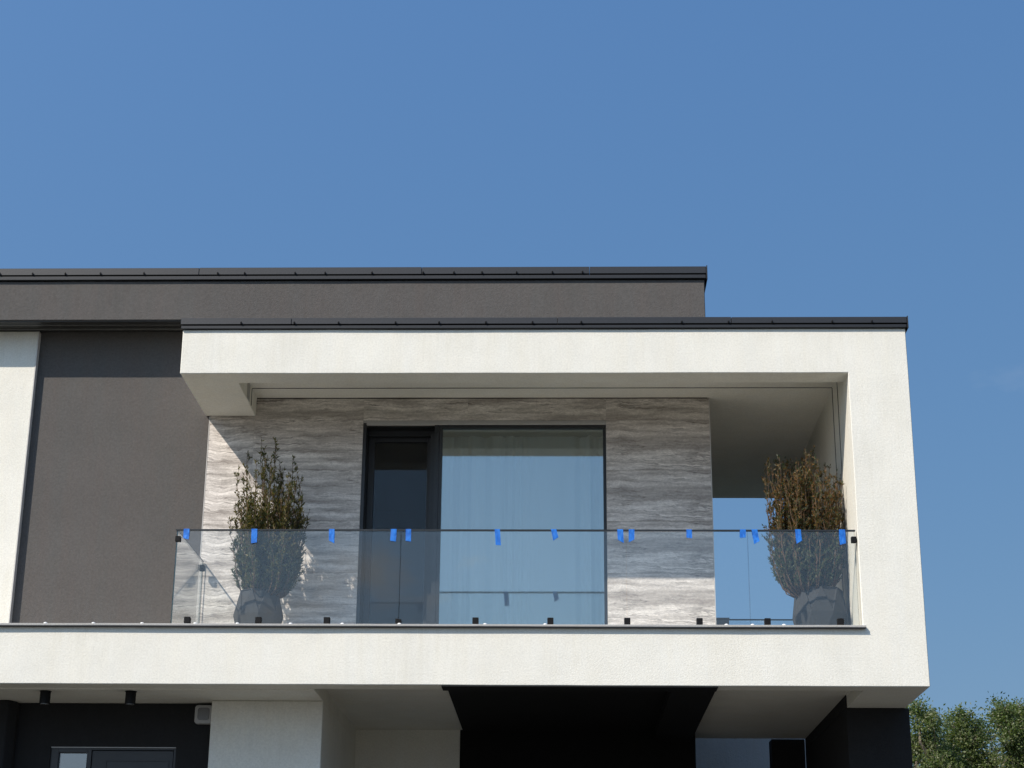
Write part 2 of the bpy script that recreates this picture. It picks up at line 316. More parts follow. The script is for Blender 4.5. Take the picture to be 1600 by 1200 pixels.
def solid(name, boxes, mat, parent, step=0.22, amp=0.0025, bevel=0.006, keep=()):
    """boundary of a union of boxes as one welded mesh, edges very slightly uneven as hand-floated render is"""
    def br(i):
        s = set()
        for b in boxes: s.add(round(b[i], 5)); s.add(round(b[i + 1], 5))
        s = sorted(s); o = []
        for a, b in zip(s, s[1:]):
            n = max(1, int(round((b - a) / step)))
            o += [a + (b - a) * k / n for k in range(n)]
        return o + [s[-1]]
    X, Y, Z = br(0), br(2), br(4)
    cx = [(a + b) / 2 for a, b in zip(X, X[1:])]; cy = [(a + b) / 2 for a, b in zip(Y, Y[1:])]; cz = [(a + b) / 2 for a, b in zip(Z, Z[1:])]
    occ = np.zeros((len(cx) + 2, len(cy) + 2, len(cz) + 2), bool)
    cxa, cya, cza = np.array(cx), np.array(cy), np.array(cz)
    for b in boxes:
        m = ((cxa > b[0]) & (cxa < b[1]))[:, None, None] & ((cya > b[2]) & (cya < b[3]))[None, :, None] & ((cza > b[4]) & (cza < b[5]))[None, None, :]
        occ[1:-1, 1:-1, 1:-1] |= m
    idx = {}; V = []; F = []
    def vi(i, j, k):
        t = (i, j, k)
        if t not in idx:
            p = Vector((X[i], Y[j], Z[k]))
            d = noise.noise_vector(p * 1.3) * amp + noise.noise_vector(p * 4.1 + Vector((9, 3, 1))) * amp * 0.5
            idx[t] = len(V); V.append(tuple(p + d))
        return idx[t]
    for i, j, k in np.argwhere(occ):
        a, b, c = i - 1, j - 1, k - 1
        if not occ[i - 1, j, k]: F.append((vi(a, b, c), vi(a, b, c + 1), vi(a, b + 1, c + 1), vi(a, b + 1, c)))
        if not occ[i + 1, j, k]: F.append((vi(a + 1, b, c), vi(a + 1, b + 1, c), vi(a + 1, b + 1, c + 1), vi(a + 1, b, c + 1)))
        if not occ[i, j - 1, k]: F.append((vi(a, b, c), vi(a + 1, b, c), vi(a + 1, b, c + 1), vi(a, b, c + 1)))
        if not occ[i, j + 1, k]: F.append((vi(a, b + 1, c), vi(a, b + 1, c + 1), vi(a + 1, b + 1, c + 1), vi(a + 1, b + 1, c)))
        if not occ[i, j, k - 1]: F.append((vi(a, b, c), vi(a, b + 1, c), vi(a + 1, b + 1, c), vi(a + 1, b, c)))
        if not occ[i, j, k + 1]: F.append((vi(a, b, c + 1), vi(a + 1, b, c + 1), vi(a + 1, b + 1, c + 1), vi(a, b + 1, c + 1)))
    return mk(name, V, F, mat, parent, bevel)

# ================================================================== ground
GZ = 1.35
def gh(x, y):
    t = min(1, max(0, (y + 14.0) / 9.0)); return GZ * t * t * (3 - 2 * t)
def sheet(name, xs, ys, lift, mat, label=None):
    V = [(x, y, gh(x, y) + lift) for y in ys for x in xs]; n = len(xs)
    F = [(j * n + i, j * n + i + 1, (j + 1) * n + i + 1, (j + 1) * n + i) for j in range(len(ys) - 1) for i in range(n - 1)]
    return tag(mk(name, V, F, mat, smooth=True, origin=(0, 0, 0)), kind='structure')
ys_f = [-900, -200, -60, -26] + [-15 + i * 0.5 for i in range(23)] + [0, 10, 30, 80, 300, 1200]
GRASS = plain('dry_grass_ground', (0.07, 0.072, 0.04), rough=1.0, var=0.35, scale=1.5, bump=0.6)
PAVE = stucco('driveway_paving', (0.095, 0.09, 0.08), var=0.12, grain=8)
ROADM = stucco('asphalt', (0.06, 0.06, 0.06), var=0.15, grain=30)
sheet('ground', [-900, -200, -60, -20, 0, 20, 60, 200, 900], ys_f, 0, GRASS)
sheet('driveway', [-9, -4.5, 0, 4.5, 9], [-15 + i * 0.5 for i in range(23)] + [0, 3, 7], 0.006, PAVE)
sheet('road', [-300, -60, 0, 60, 300], [-24, -18, -15.2], 0.005, ROADM)
tag(box('kerb', -60, 60, -15.15, -15.0, -0.1, 0.12, SILLM), kind='structure')

# ================================================================== house
H = thing('house', (-1.5, 3.0, GZ), 'modern two-storey house in white and dark taupe render with a deep framed balcony', 'house')
XL = -9.5
# white cantilevered frame: balcony slab, right pillar, roof beam and short left return in one continuous render
solid('white_frame', [
    (XL, 3.512, 0, 0.25, 4.47, 5.03),            # slab front with lip
    (XL, 3.512, 0.25, 4.5, 4.60, 5.03),          # slab
    (XL, -2.43, 0.25, 4.5, 4.458, 4.60),         # lower soffit over the entrance
    (2.915, 3.512, 0.25, 4.5, 4.47, 4.60),       # lower soffit right
    (2.905, 3.512, 0, 0.30, 5.03, 7.66),         # pillar
    (2.905, 3.512, 0.30, 4.7, 5.03, 7.66),       # side wall
    (-3.93, 3.512, 0, 0.30, 7.66, 8.14),         # roof beam
    (2.905, 3.512, 0.3, 5.5, 7.66, 8.14),
    (-3.93, -3.375, 0.30, 1.395, 7.66, 8.14),    # left return
    (-3.375, 1.606, 0.30, 1.395, 7.868, 8.14),   # ceiling over balcony
    (1.606, 2.905, 0.30, 5.5, 7.868, 8.14),
], WHITE, H)
box('balcony_roof_deck', -3.90, 3.49, 0.05, 0.98, 8.143, 8.20, COPE, H)
box('balcony_roof_deck', 1.57, 3.49, 0.985, 5.45, 8.143, 8.20, COPE, H)
# upper dark storey
solid('upper_fascia', [(XL, 1.56, 0.99, 1.13, 8.64, 9.10), (XL, 1.56, 1.13, 1.27, 8.655, 9.10), (XL, 1.56, 1.27, 9.0, 8.67, 9.10)], DARK, H, amp=0.002)
for y0, y1, z in ((1.005, 1.11, 8.628), (1.135, 1.25, 8.640), (1.275, 1.388, 8.652)):
    box('soffit_board', XL, -3.935, y0, y1, z, z + 0.012, GUTTER, H, 0.003)
for y in (1.108, 1.248):
    box('soffit_bead', XL, -3.94, y, y + 0.012, 8.626, 8.640, LAMPD, H)
box('upper_wall', XL, -3.889, 1.40, 1.70, 5.03, 8.655, DARK, H)
box('upper_side_wall', 1.35, 1.59, 1.43, 9.0, 5.03, 8.655, DARK, H)
box('upper_rear_wall', XL, 1.34, 8.7, 9.0, 5.03, 8.655, DARK, H)
box('white_panel', XL, -5.862, 1.325, 1.398, 5.035, 8.636, WHITE, H, 0.004)
box('panel_edge_trim', -5.861, -5.853, 1.318, 1.398, 5.035, 8.636, TRIM, H)
# stone-clad wall, tile by tile
SW = thing('x', (0, 0, 0), None, None); bpy.data.objects.remove(SW)
SW = mk('stone_wall', *(lambda m: (m.v, m.f))(MB().box(-3.875, -2.185, 1.415, 1.70, 5.03, 7.866).box(0.475, 1.59, 1.415, 1.429, 5.03, 7.866).box(0.475, 1.34, 1.429, 1.70, 5.03, 7.866).box(-2.185, 0.475, 1.415, 1.70, 7.585, 7.866)), GROUT, H)
rows = [7.862, 7.612, 7.042, 6.472, 5.902, 5.332, 5.035]
def tile(x0, x1, z0, z1, shift, zc):
    g = 0.0006; dy = random.uniform(-0.0012, 0.0012)
    m = MB().box(x0 + g, x1 - g, 1.400 + dy, 1.414, z0 + g, z1 - g)
    o = mk('stone_tile', m.v, m.f, STONE, SW, 0.0012, origin=((x0 + x1) / 2, 1.40, zc)); o['print_shift'] = shift
    return o
for i in range(len(rows) - 1):
    zt, zb = rows[i], rows[i + 1]
    zc = zt - 0.285 if i else zb + 0.285
    # left bay, right bay, and the band over the window
    tile(-3.882, -3.385, zb, zt, 3.1 + (0.0 if i else 5), zc); tile(-3.385, -2.186, zb, zt, 7.7 + (0.0 if i else 5), zc)
    tile(0.476, 1.603, zb, zt, 12.4 + (0.0 if i else 5), zc)
    if i == 0:
        tile(-2.186, -1.04, zb, zt, 1.9, zc); tile(-1.04, 0.476, zb, zt, 14.9, zc)
box('stone_corner_trim', -3.889, -3.8825, 1.396, 1.43, 5.035, 7.655, TRIM, SW)
box('stone_corner_trim', 1.6035, 1.612, 1.392, 1.43, 5.035, 7.862, TRIM, SW)
box('reveal_strip', -2.15, 0.475, 1.402, 1.46, 7.5655, 7.583, GROUT, SW)
# guide rails let into ceiling and pillar
box('guide_rail', -3.37, 2.90, 1.055, 1.063, 7.862, 7.869, TRACK, H)
box('guide_rail', 2.899, 2.906, 1.055, 1.064, 5.05, 7.862, TRACK, H)
box('guide_rail', 2.899, 2.906, 0.715, 0.722, 5.05, 7.862, TRACK, H)
box('guide_rail', -3.376, -3.369, 1.055, 1.064, 7.67, 7.862, TRACK, H)
box('guide_rail', -3.376, -3.370, 0.80, 0.94, 7.668, 7.862, SILLM, H)
# balcony floor and sill
box('balcony_floor', XL, 2.90, 0.31, 1.395, 5.031, 5.040, FLOORM, H)
box('balcony_floor', 1.61, 2.90, 1.40, 4.45, 5.031, 5.040, FLOORM, H)
solid('balcony_sill', [(XL, 2.93, -0.042, 0.30, 5.034, 5.056)], SILLM, H, amp=0.0015, bevel=0.003)
box('sill_drip_edge', XL, 2.928, -0.044, -0.004, 5.026, 5.0325, COPE, H)
# copings in lengths, with small fixing clips
def coping(xs, y, z0, z1, y2):
    for a, b in zip(xs, xs[1:]):
        g = 0.002; j = random.uniform(-0.0015, 0.0015)
        V = [(a + g, y, z0), (b - g, y, z0), (b - g, y + 0.004, z1 + j), (a + g, y + 0.004, z1 + j), (b - g, y2, z1 - 0.012), (a + g, y2, z1 - 0.012), (a + g, y2, z0), (b - g, y2, z0)]
        c = mk('coping', V, [(0, 1, 2, 3), (3, 2, 4, 5), (5, 4, 7, 6), (6, 7, 1, 0), (0, 3, 5, 6), (1, 7, 4, 2)], COPE, H, 0.003)
        yield a, b, c
def clips(parent, xs, y, z):
    for x in xs:
        m = MB().box(x - 0.008, x + 0.008, y - 0.010, y - 0.0005, z, z + 0.018).box(x - 0.002, x + 0.010, y - 0.014, y - 0.010, z + 0.010, z + 0.021)
        mk('coping_clip', m.v, m.f, RUBBER, parent, 0.002)
UB = [-6.24, -5.874, -5.509, -5.116, -4.631, -3.811, -3.512, -2.951, -2.618, -2.1, -1.534, -1.195, -0.885, -0.504, -0.11, 0.221]
LB = [-3.322, -2.77, -2.312, -1.722, -1.272, -0.789, -0.308, 0.193, 1.225, 1.704, 2.149, 2.763, 3.167]
for a, b, c in coping([XL, -6.6, -4.02, -1.55, 0.30, 1.58], 0.945, 9.158, 9.243, 1.35):
    clips(c, [x for x in UB if a < x < b], 0.945, 9.165)
box('coping_drip', XL, 1.575, 0.955, 1.30, 9.105, 9.148, COPE, H, 0.003)
box('coping_end_cap', 1.581, 1.592, 0.94, 1.36, 9.09, 9.25, COPE, H, 0.002)
for a, b, c in coping([-3.952, -2.80, -0.05, 1.735, 3.527], -0.042, 8.186, 8.256, 0.30):
    clips(c, [x for x in LB if a < x < b], -0.042, 8.19)
box('coping_drip', -3.945, 3.522, -0.032, 0.28, 8.142, 8.176, COPE, H, 0.003)
box('coping_end_cap', 3.528, 3.538, -0.048, 0.31, 8.13, 8.262, COPE, H, 0.002)

# window and sliding door
W = mk('window', *(lambda m: (m.v, m.f))(MB()
    .box(-1.345, 0.474, 1.425, 1.50, 7.528, 7.562)      # head
    .box(0.442, 0.474, 1.425, 1.50, 5.04, 7.526)        # right jamb
    .box(-1.345, -1.313, 1.425, 1.50, 5.04, 7.526)      # mullion
    .box(-1.311, 0.440, 1.425, 1.50, 5.04, 5.09)), ALU, H)
box('pane', -1.3125, 0.4415, 1.455, 1.475, 5.091, 7.527, WING, W)
D = mk('sliding_door', *(lambda m: (m.v, m.f))(MB()
    .box(-2.184, -1.347, 1.408, 1.90, 7.567, 7.582)
    .box(-2.184, -2.150, 1.408, 1.90, 5.04, 7.565)       # deep jamb
    .box(-2.148, -1.36, 1.62, 1.70, 7.50, 7.565)
    .box(-1.40, -1.348, 1.430, 1.90, 5.04, 7.565)
    .box(-1.45, -1.402, 1.52, 1.62, 5.04, 7.49)), ALU, H)
S = mk('door_sash', *(lambda m: (m.v, m.f))(MB()
    .box(-2.148, -2.085, 1.71, 1.80, 5.04, 7.565)
    .box(-1.50, -1.452, 1.71, 1.80, 5.04, 7.565)
    .box(-2.083, -1.502, 1.71, 1.80, 7.46, 7.565)
    .box(-2.083, -1.502, 1.71, 1.80, 5.04, 5.12)), ALU2, H)
box('pane', -2.0825, -1.5025, 1.745, 1.765, 5.121, 7.459, DOORG, S)
box('insect_screen', -2.0825, -1.5025, 1.716, 1.717, 5.121, 7.459, SCREEN, S)
# the room behind
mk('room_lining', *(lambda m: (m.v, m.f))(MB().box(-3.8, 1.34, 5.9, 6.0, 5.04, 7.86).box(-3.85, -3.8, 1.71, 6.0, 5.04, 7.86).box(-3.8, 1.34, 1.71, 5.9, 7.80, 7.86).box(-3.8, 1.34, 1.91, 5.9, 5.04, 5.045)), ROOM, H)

# ------------------------------------------------ ground storey
box('entrance_wall', -5.60, -5.222, 1.10, 1.40, GZ, 4.456, CHAR, H)
box('entrance_wall', -3.936, -3.562, 1.10, 1.40, GZ, 4.456, CHAR, H)
box('entrance_wall', -5.222, -3.936, 1.10, 1.40, 4.014, 4.456, CHAR, H)
mk('entrance_pier', [(XL, 0.9, GZ), (-5.64, 0.9, GZ), (-5.585, 1.02, GZ), (-5.585, 1.40, GZ), (XL, 1.40, GZ), (XL, 0.9, 4.456), (-5.64, 0.9, 4.456), (-5.585, 1.02, 4.456), (-5.585, 1.40, 4.456), (XL, 1.40, 4.456)],
   [(4, 3, 2, 1, 0), (5, 6, 7, 8, 9), (0, 1, 6, 5), (1, 2, 7, 6), (2, 3, 8, 7), (3, 4, 9, 8), (4, 0, 5, 9)], CHAR, H, 0.01)
box('white_pier', -3.560, -2.428, 0.90, 3.868, GZ, 4.456, WHITE, H, 0.006)
box('recess_wall', -2.8, -1.205, 3.87, 4.2, GZ, 4.598, WHITE, H)
box('black_ceiling', -1.17, 1.055, 0.254, 3.86, 4.585, 4.597, BLACK, H)
box('black_ceiling', -1.17, 1.49, 0.004, 0.250, 4.457, 4.466, BLACK, H)
box('black_beam', 1.057, 1.49, 0.252, 3.86, 4.470, 4.597, BLACK, H, 0.004)
box('garage_wall', -1.203, 1.545, 3.87, 6.0, GZ, 4.597, BLACK, H)
box('dark_pier', 2.904, 3.545, 1.28, 4.5, GZ, 4.467, CHAR, H, 0.004)
box('dark_pier', 2.904, 2.914, 1.28, 4.49, 4.468, 4.597, CHAR, H)
box('dark_rear_wall', 2.505, 2.90, 4.52, 4.8, GZ, 4.597, CHAR, H)
# entrance door
E_ = mk('entrance_door', *(lambda m: (m.v, m.f))(MB()
    .box(-5.220, -5.145, 1.12, 1.22, GZ, 4.012).box(-4.850, -4.805, 1.12, 1.22, GZ, 4.012).box(-3.960, -3.938, 1.12, 1.22, GZ, 4.012)
    .box(-5.143, -4.852, 1.12, 1.22, 3.958, 4.012).box(-4.803, -3.962, 1.12, 1.22, 3.985, 4.012)), ALU2, H)
box('sidelight', -5.1425, -4.8525, 1.16, 1.18, GZ, 3.957, LOWG, E_)
box('door_leaf', -4.800, -3.966, 1.135, 1.20, GZ + 0.01, 3.98, ALU2, E_, 0.004)
mk('leaf_moulding', *(lambda m: (m.v, m.f))(MB().box(-4.66, -4.645, 1.128, 1.134, 1.6, 3.885).box(-4.644, -4.02, 1.128, 1.134, 3.872, 3.885).box(-4.02, -4.006, 1.128, 1.134, 1.6, 3.885)), ALU, E_)
box('reveal_edge', -5.218, -3.94, 1.102, 1.118, 4.004, 4.0125, LAMPG, E_)
box('entrance_room', -5.5, -3.6, 2.2, 2.3, GZ, 4.4, LAMPD, H)

# ================================================================== neighbours behind
gw = box('garden_wall', 1.2, 3.2, 6.5, 6.7, GZ, 4.98, GREYW, None)
tag(gw, 'plain grey rendered wall seen through the gap beyond the carport', 'wall')
rb = thing('rear_balustrade', (2.25, 4.4, 5.04), 'low glass railing with thin dark top line at the rear end of the balcony', 'railing')
box('glass_panel', 1.62, 2.90, 4.39, 4.402, 5.06, 6.015, RAILG, rb)
box('top_rail', 1.62, 2.90, 4.385, 4.407, 6.016, 6.03, ALU, rb)
bx = thing('grey_box', (1.72, 2.1, 5.04), 'small grey box standing on the balcony floor just behind the stone wall corner', 'box')
box('case', 1.66, 1.81, 2.05, 2.20, 5.045, 5.545, BOXM, bx, 0.006); box('lid', 1.655, 1.815, 2.045, 2.205, 5.547, 5.56, BOXM, bx)

# ================================================================== glass balustrade
G = thing('glass_balustrade', (-0.48, 0.05, 5.056), 'frameless clear glass balustrade along the balcony edge with black clamps and thin black rail', 'balustrade')
def pane(name, x0, x1, y0, y1, z0, z1, axis, parent, edge=EDGEG):
    m = MB().box(x0, x1, y0, y1, z0, z1)   # faces: bottom, top, y0, y1, x0, x1
    fm = [1, 1, 0, 0, 1, 1] if axis == 'y' else [1, 1, 1, 1, 0, 0]
    return mk(name, m.v, m.f, None, parent, mats=[RAILG, edge], fmat=fm)
joints = [-3.853, -1.606, 0.628, 1.827, 2.882]
for a, b in zip(joints, joints[1:]):
    pane('glass_panel', a + 0.003, b - 0.003, 0.044, 0.056, 5.062, 6.008, 'y', G)
pane('glass_panel', -3.853, -3.841, 0.062, 1.372, 5.062, 6.008, 'x', G)
box('top_rail', -3.862, 2.890, 0.040, 0.060, 6.010, 6.026, ALU, G)
box('side_top_rail', -3.854, -3.840, 0.063, 1.385, 6.010, 6.018, ALU2, G)
box('refracted_light_strip', -3.876, -3.8545, 1.388, 1.3975, 5.062, 6.008, TRIM, G)  # pale strip stands in for sunlight refracted at the end of the side glass
def clamp(x, y, z, sx=0.030, sy=0.030, sz=0.032):
    m = MB().box(x - sx, x + sx, y - sy, y + sy, z - sz, z + sz)
    return mk('clamp', m.v, m.f, RUBBER, G, 0.004)
for x in [-3.684, -2.983, -2.309, -0.852, -0.12, 0.629, 1.332, 1.991, 2.698]: clamp(x, 0.05, 5.104)
m = MB().box(-1.636, -1.600, 0.02, 0.08, 5.072, 5.124).box(-1.606, -1.578, 0.02, 0.08, 5.072, 5.118); mk('clamp', m.v, m.f, RUBBER, G, 0.004)
clamp(-3.833, 0.05, 5.925, 0.027, 0.024, 0.028); clamp(-3.835, 1.30, 5.925, 0.026, 0.026, 0.032); clamp(2.872, 0.05, 5.925, 0.026, 0.026, 0.030)
clamp(-3.845, 0.5, 5.09, 0.026, 0.03, 0.03)

# masking tape strips folded over the top rail
TX = [-3.754, -3.074, -2.3, -1.68, -1.534, -0.649, -0.089, 0.57, 0.684, 1.253, 1.784, 1.897, 2.326, 2.76]
TL = [0.105, 0.145, 0.135, 0.125, 0.125, 0.165, 0.10, 0.125, 0.12, 0.09, 0.085, 0.135, 0.13, 0.15]
TT = [0.0, 0.004, 0.005, -0.004, 0.002, 0.012, 0.022, 0.006, -0.002, 0.0, -0.004, 0.02, 0.008, 0.002]
TLB = ['strip of blue masking tape nearest the left end of the glass balustrade',
 'blue masking tape strip on the glass in front of the olive shrub',
 'strip of blue masking tape over the stone wall between left shrub and sliding door',
 'left of two blue tape strips flanking the glass joint before the sliding door',
 'right of two blue tape strips flanking the glass joint before the sliding door',
 'longer slanting blue tape strip before the curtained window, left of the pair there',
 'shorter blue tape strip with slanted torn end before the curtained window',
 'left one of two blue tape strips just right of the window frame',
 'right one of two blue tape strips just right of the window frame',
 'short single blue tape strip near the right edge of the stone wall',
 'short blue tape strip before open sky, left one of a close pair',
 'longer tilted blue tape strip before open sky, right one of a close pair',
 'blue tape strip before the left half of the rust-coloured shrub',
 'blue tape strip before the right side of the rust-coloured shrub, nearest the white pillar']
for x, l, tl, lb in zip(TX, TL, TT, TLB):
    w = random.uniform(0.026, 0.031); rr = random.Random(int(x * 1000)); th = 0.0015
    yf = 0.0375; yb = 0.0625; zt = 6.0285
    prof = [(yf - rr.uniform(0.001, 0.006), zt - l), (yf - 0.001, zt - l * 0.6), (yf, zt - 0.02), (yf, zt - 0.002), (yf + 0.002, zt), (yb - 0.002, zt), (yb, zt - 0.002), (yb, zt - l * rr.uniform(0.5, 0.9))]
    V = []; n = len(prof); cut = rr.uniform(-0.018, 0.018)
    for side in (0, 1):
        for k, (y, z) in enumerate(prof):
            o_ = (1 if y < 0.05 else -1) * (-th) * side * -1
            s_ = tl * min(1, max(0, (zt - z) / l))
            zz = lambda sg: z + (cut * sg if k == 0 else 0)
            yy = y + (th if y < 0.05 else -th) * side; zq = -th * side if 3 <= k <= 6 else 0
            V.append((x - w + s_, yy, zz(-1) + zq)); V.append((x + w + s_, yy, zz(1) + zq))
    F = []
    for k in range(n - 1):
        a = 2 * k; b = 2 * (k + 1); c = 2 * n
        F += [(a, a + 1, b + 1, b), (c + a, c + b, c + b + 1, c + a + 1), (a, b, c + b, c + a), (a + 1, c + a + 1, c + b + 1, b + 1)]
    F += [(0, 2 * n, 2 * n + 1, 1), (2 * n - 2, 2 * n - 1, 4 * n - 1, 4 * n - 2)]
    tag(mk('masking_tape', V, F, TAPE), lb, 'tape', 'blue masking tape strips along the glass top')

# small white caps on the sill
DX = [-5.072, -4.598, -4.118, -3.595, -3.18, -2.658, -2.15, -1.593, -0.756, -0.17, 1.588, 1.841, 2.144]
DLB = ['small white cap on the sill before the dark taupe wall, leftmost of three', 'small white cap on the sill before the dark taupe wall, middle of three', 'small white cap on the sill before the dark taupe wall, rightmost of three',
 'small white cap on the sill at the foot of the side glass end', 'small white cap on the sill before the left edge of the left planter', 'small white cap on the sill just right of the left planter', 'small white cap on the sill at the left edge of the sliding door',
 'small white cap on the sill by the double clamp at the glass joint', 'small white cap on the sill before the window, left of two', 'small white cap on the sill before the window, right of two',
 'small white cap on the sill by the stone wall right edge and grey box', 'small white cap on the sill between grey box and next clamp', 'small white cap on the sill between the clamp and the right planter']
for x, lb in zip(DX, DLB):
    V = []; F = []; k = 12
    prof = [(0.021, 0.0), (0.021, 0.006), (0.016, 0.013), (0.008, 0.017)]
    for r_, z_ in prof:
        for i in range(k): V.append((x + r_ * math.cos(i * 2 * math.pi / k), 0.0 + r_ * math.sin(i * 2 * math.pi / k), 5.0565 + z_))
    for q in range(len(prof) - 1):
        for i in range(k): F.append((q * k + i, q * k + (i + 1) % k, (q + 1) * k + (i + 1) % k, (q + 1) * k + i))
    F.append(tuple(3 * k + i for i in range(k)))
    tag(mk('sill_cap', V, F, CAPW, smooth=True), lb, 'cap', 'small white caps along the balcony sill')

# ================================================================== lamps
for x, lb in ((-5.112, 'black cylindrical downlight under the slab, the left one of two over the entrance'), (-4.262, 'black cylindrical downlight under the slab, the right one of two over the entrance')):
    t = thing('downlight', (x, 0.36, 4.456), lb, 'lamp', 'downlights over the entrance')
    m = MB().tube((x, 0.36, 4.333), (x, 0.36, 4.452), 0.052, 0.052, 28); mk('housing', m.v, m.f, RUBBER, t, 0.003)
    m = MB().tube((x, 0.36, 4.4525), (x, 0.36, 4.4575), 0.058, 0.058, 28); mk('mounting_ring', m.v, m.f, RUBBER, t)
    m = MB().tube((x, 0.36, 4.327), (x, 0.36, 4.3325), 0.040, 0.040, 28); mk('lens', m.v, m.f, LAMPD, t)
def rounded(name, cx, cz, hw, hh, y0, y1, r, mat, parent, bev):
    pts = []
    for sx, sz, a0 in ((1, 1, 0), (-1, 1, 90), (-1, -1, 180), (1, -1, 270)):
        for k in range(7):
            a = R(a0 + k * 15); pts.append((cx + sx * (hw - r) + r * math.cos(a), cz + sz * (hh - r) + r * math.sin(a)))
    n = len(pts); V = [(p[0], y0, p[1]) for p in pts] + [(p[0], y1, p[1]) for p in pts]
    F = [tuple(range(n - 1, -1, -1)), tuple(range(n, 2 * n))] + [(i, (i + 1) % n, n + (i + 1) % n, n + i) for i in range(n)]
    F = [tuple(f) for f in F]
    o = mk(name, V, F, mat, parent, bev, seg=3)
    bm = bmesh.new(); bm.from_mesh(o.data); bmesh.ops.recalc_face_normals(bm, faces=bm.faces); bm.to_mesh(o.data); bm.free(); return o
t = thing('wall_lamp', (-3.665, 1.10, 4.337), 'rounded square grey wall lamp at the top corner of the dark entrance wall', 'lamp')
rounded('lamp_body', -3.665, 4.337, 0.092, 0.096, 1.030, 1.098, 0.035, LAMPG, t, 0.012)
rounded('lamp_lens', -3.665, 4.342, 0.060, 0.062, 1.0245, 1.0295, 0.025, LAMPD, t, 0.003)

# ================================================================== curtain
def curtain():
    V = []; F = []; n = 420; zs = [5.06, 5.6, 6.2, 6.8, 7.3, 7.62]
    rr = random.Random(5); ph = [rr.uniform(0, 6.28) for _ in range(6)]
    for k, z in enumerate(zs):
        for i in range(n + 1):
            u = i / n; x = -1.40 + 2.05 * u
            s = u * 60 + 3.5 * math.sin(u * 7 + ph[0]) + 2.5 * math.sin(u * 17 + ph[1])
            d = (0.035 * math.sin(s) + 0.016 * math.sin(2.3 * s + ph[2] + k * 0.15)) * (0.55 + 0.45 * math.sin(u * 11 + ph[4])) + 0.01 * math.sin(u * 29 + ph[3])
            V.append((x, 2.03 + d * (0.8 + 0.04 * k), z))
    for k in range(len(zs) - 1):
        for i in range(n): F.append((k * (n + 1) + i, k * (n + 1) + i + 1, (k + 1) * (n + 1) + i + 1, (k + 1) * (n + 1) + i))
    o = mk('curtain', V, F, CURT, smooth=True)
    tag(o, 'sheer white curtain hanging in folds behind the large window', 'curtain')
curtain()

# ================================================================== planters and shrubs
def planter(cx, cy, z0, rb, rm, rt, h, label, n=8, rot=0.2):
    t = thing('planter', (cx, cy, z0), label, 'planter', 'faceted planters on the balcony')
    V = []; lv = [(rb * 0.80, 0.0, 0.5), (rb, 0.50, 0.0), (rt, 1.0, 0.5), (rt * 0.88, 1.0, 0.5), (rt * 0.86, 0.86, 0.5)]
    for r_, hh, off in lv:
        for i in range(n):
            a = (i + off) * 2 * math.pi / n + rot; V.append((cx + r_ * math.cos(a), cy + r_ * math.sin(a), z0 + hh * h))
    F = [tuple(reversed(range(n)))]
    for q in range(len(lv) - 1):
        for i in range(n):
            j = (i + 1) % n; a, b, c, d = q * n + i, q * n + j, (q + 1) * n + j, (q + 1) * n + i
            if q == 0: F += [(a, b, c), (a, c, d)]
            elif q == 1:                                 # zigzag band of triangles, the hanging ones sunk into the wall
                F.append((a, b, d)); P3 = [Vector(V[t_]) for t_ in (b, c, d)]; cc = (P3[0] + P3[1] + P3[2]) / 3
                nin = Vector((cx - cc.x, cy - cc.y, 0)).normalized(); e0 = len(V)
                for p_ in P3: V.append(tuple(p_.lerp(cc, 0.10) + nin * 0.003))
                for p_ in P3: V.append(tuple(p_.lerp(cc, 0.16) + nin * 0.013))
                T3 = (b, c, d)
                for k_ in range(3):
                    l_ = (k_ + 1) % 3
                    F += [(T3[k_], T3[l_], e0 + l_, e0 + k_), (e0 + k_, e0 + l_, e0 + 3 + l_, e0 + 3 + k_)]
                F.append((e0 + 3, e0 + 4, e0 + 5))
            else: F.append((a, b, c, d))
    mk('pot', V, F, POT, t, 0.002)
    k = [V[4 * n + i] for i in range(n)]
    mk('soil', k + [(cx, cy, z0 + h * 0.9)], [(i, (i + 1) % n, n) for i in range(n)], SOIL, t)
    return t
planter(-3.11, 0.75, 5.041, 0.256, 0, 0.208, 0.50, 'dark faceted planter holding the narrow olive shrub by the left stone wall', 8, 0.16)
planter(2.605, 0.75, 5.041, 0.290, 0, 0.240, 0.53, 'dark faceted planter holding the bushy rust-coloured shrub by the white pillar', 8, 0.35)

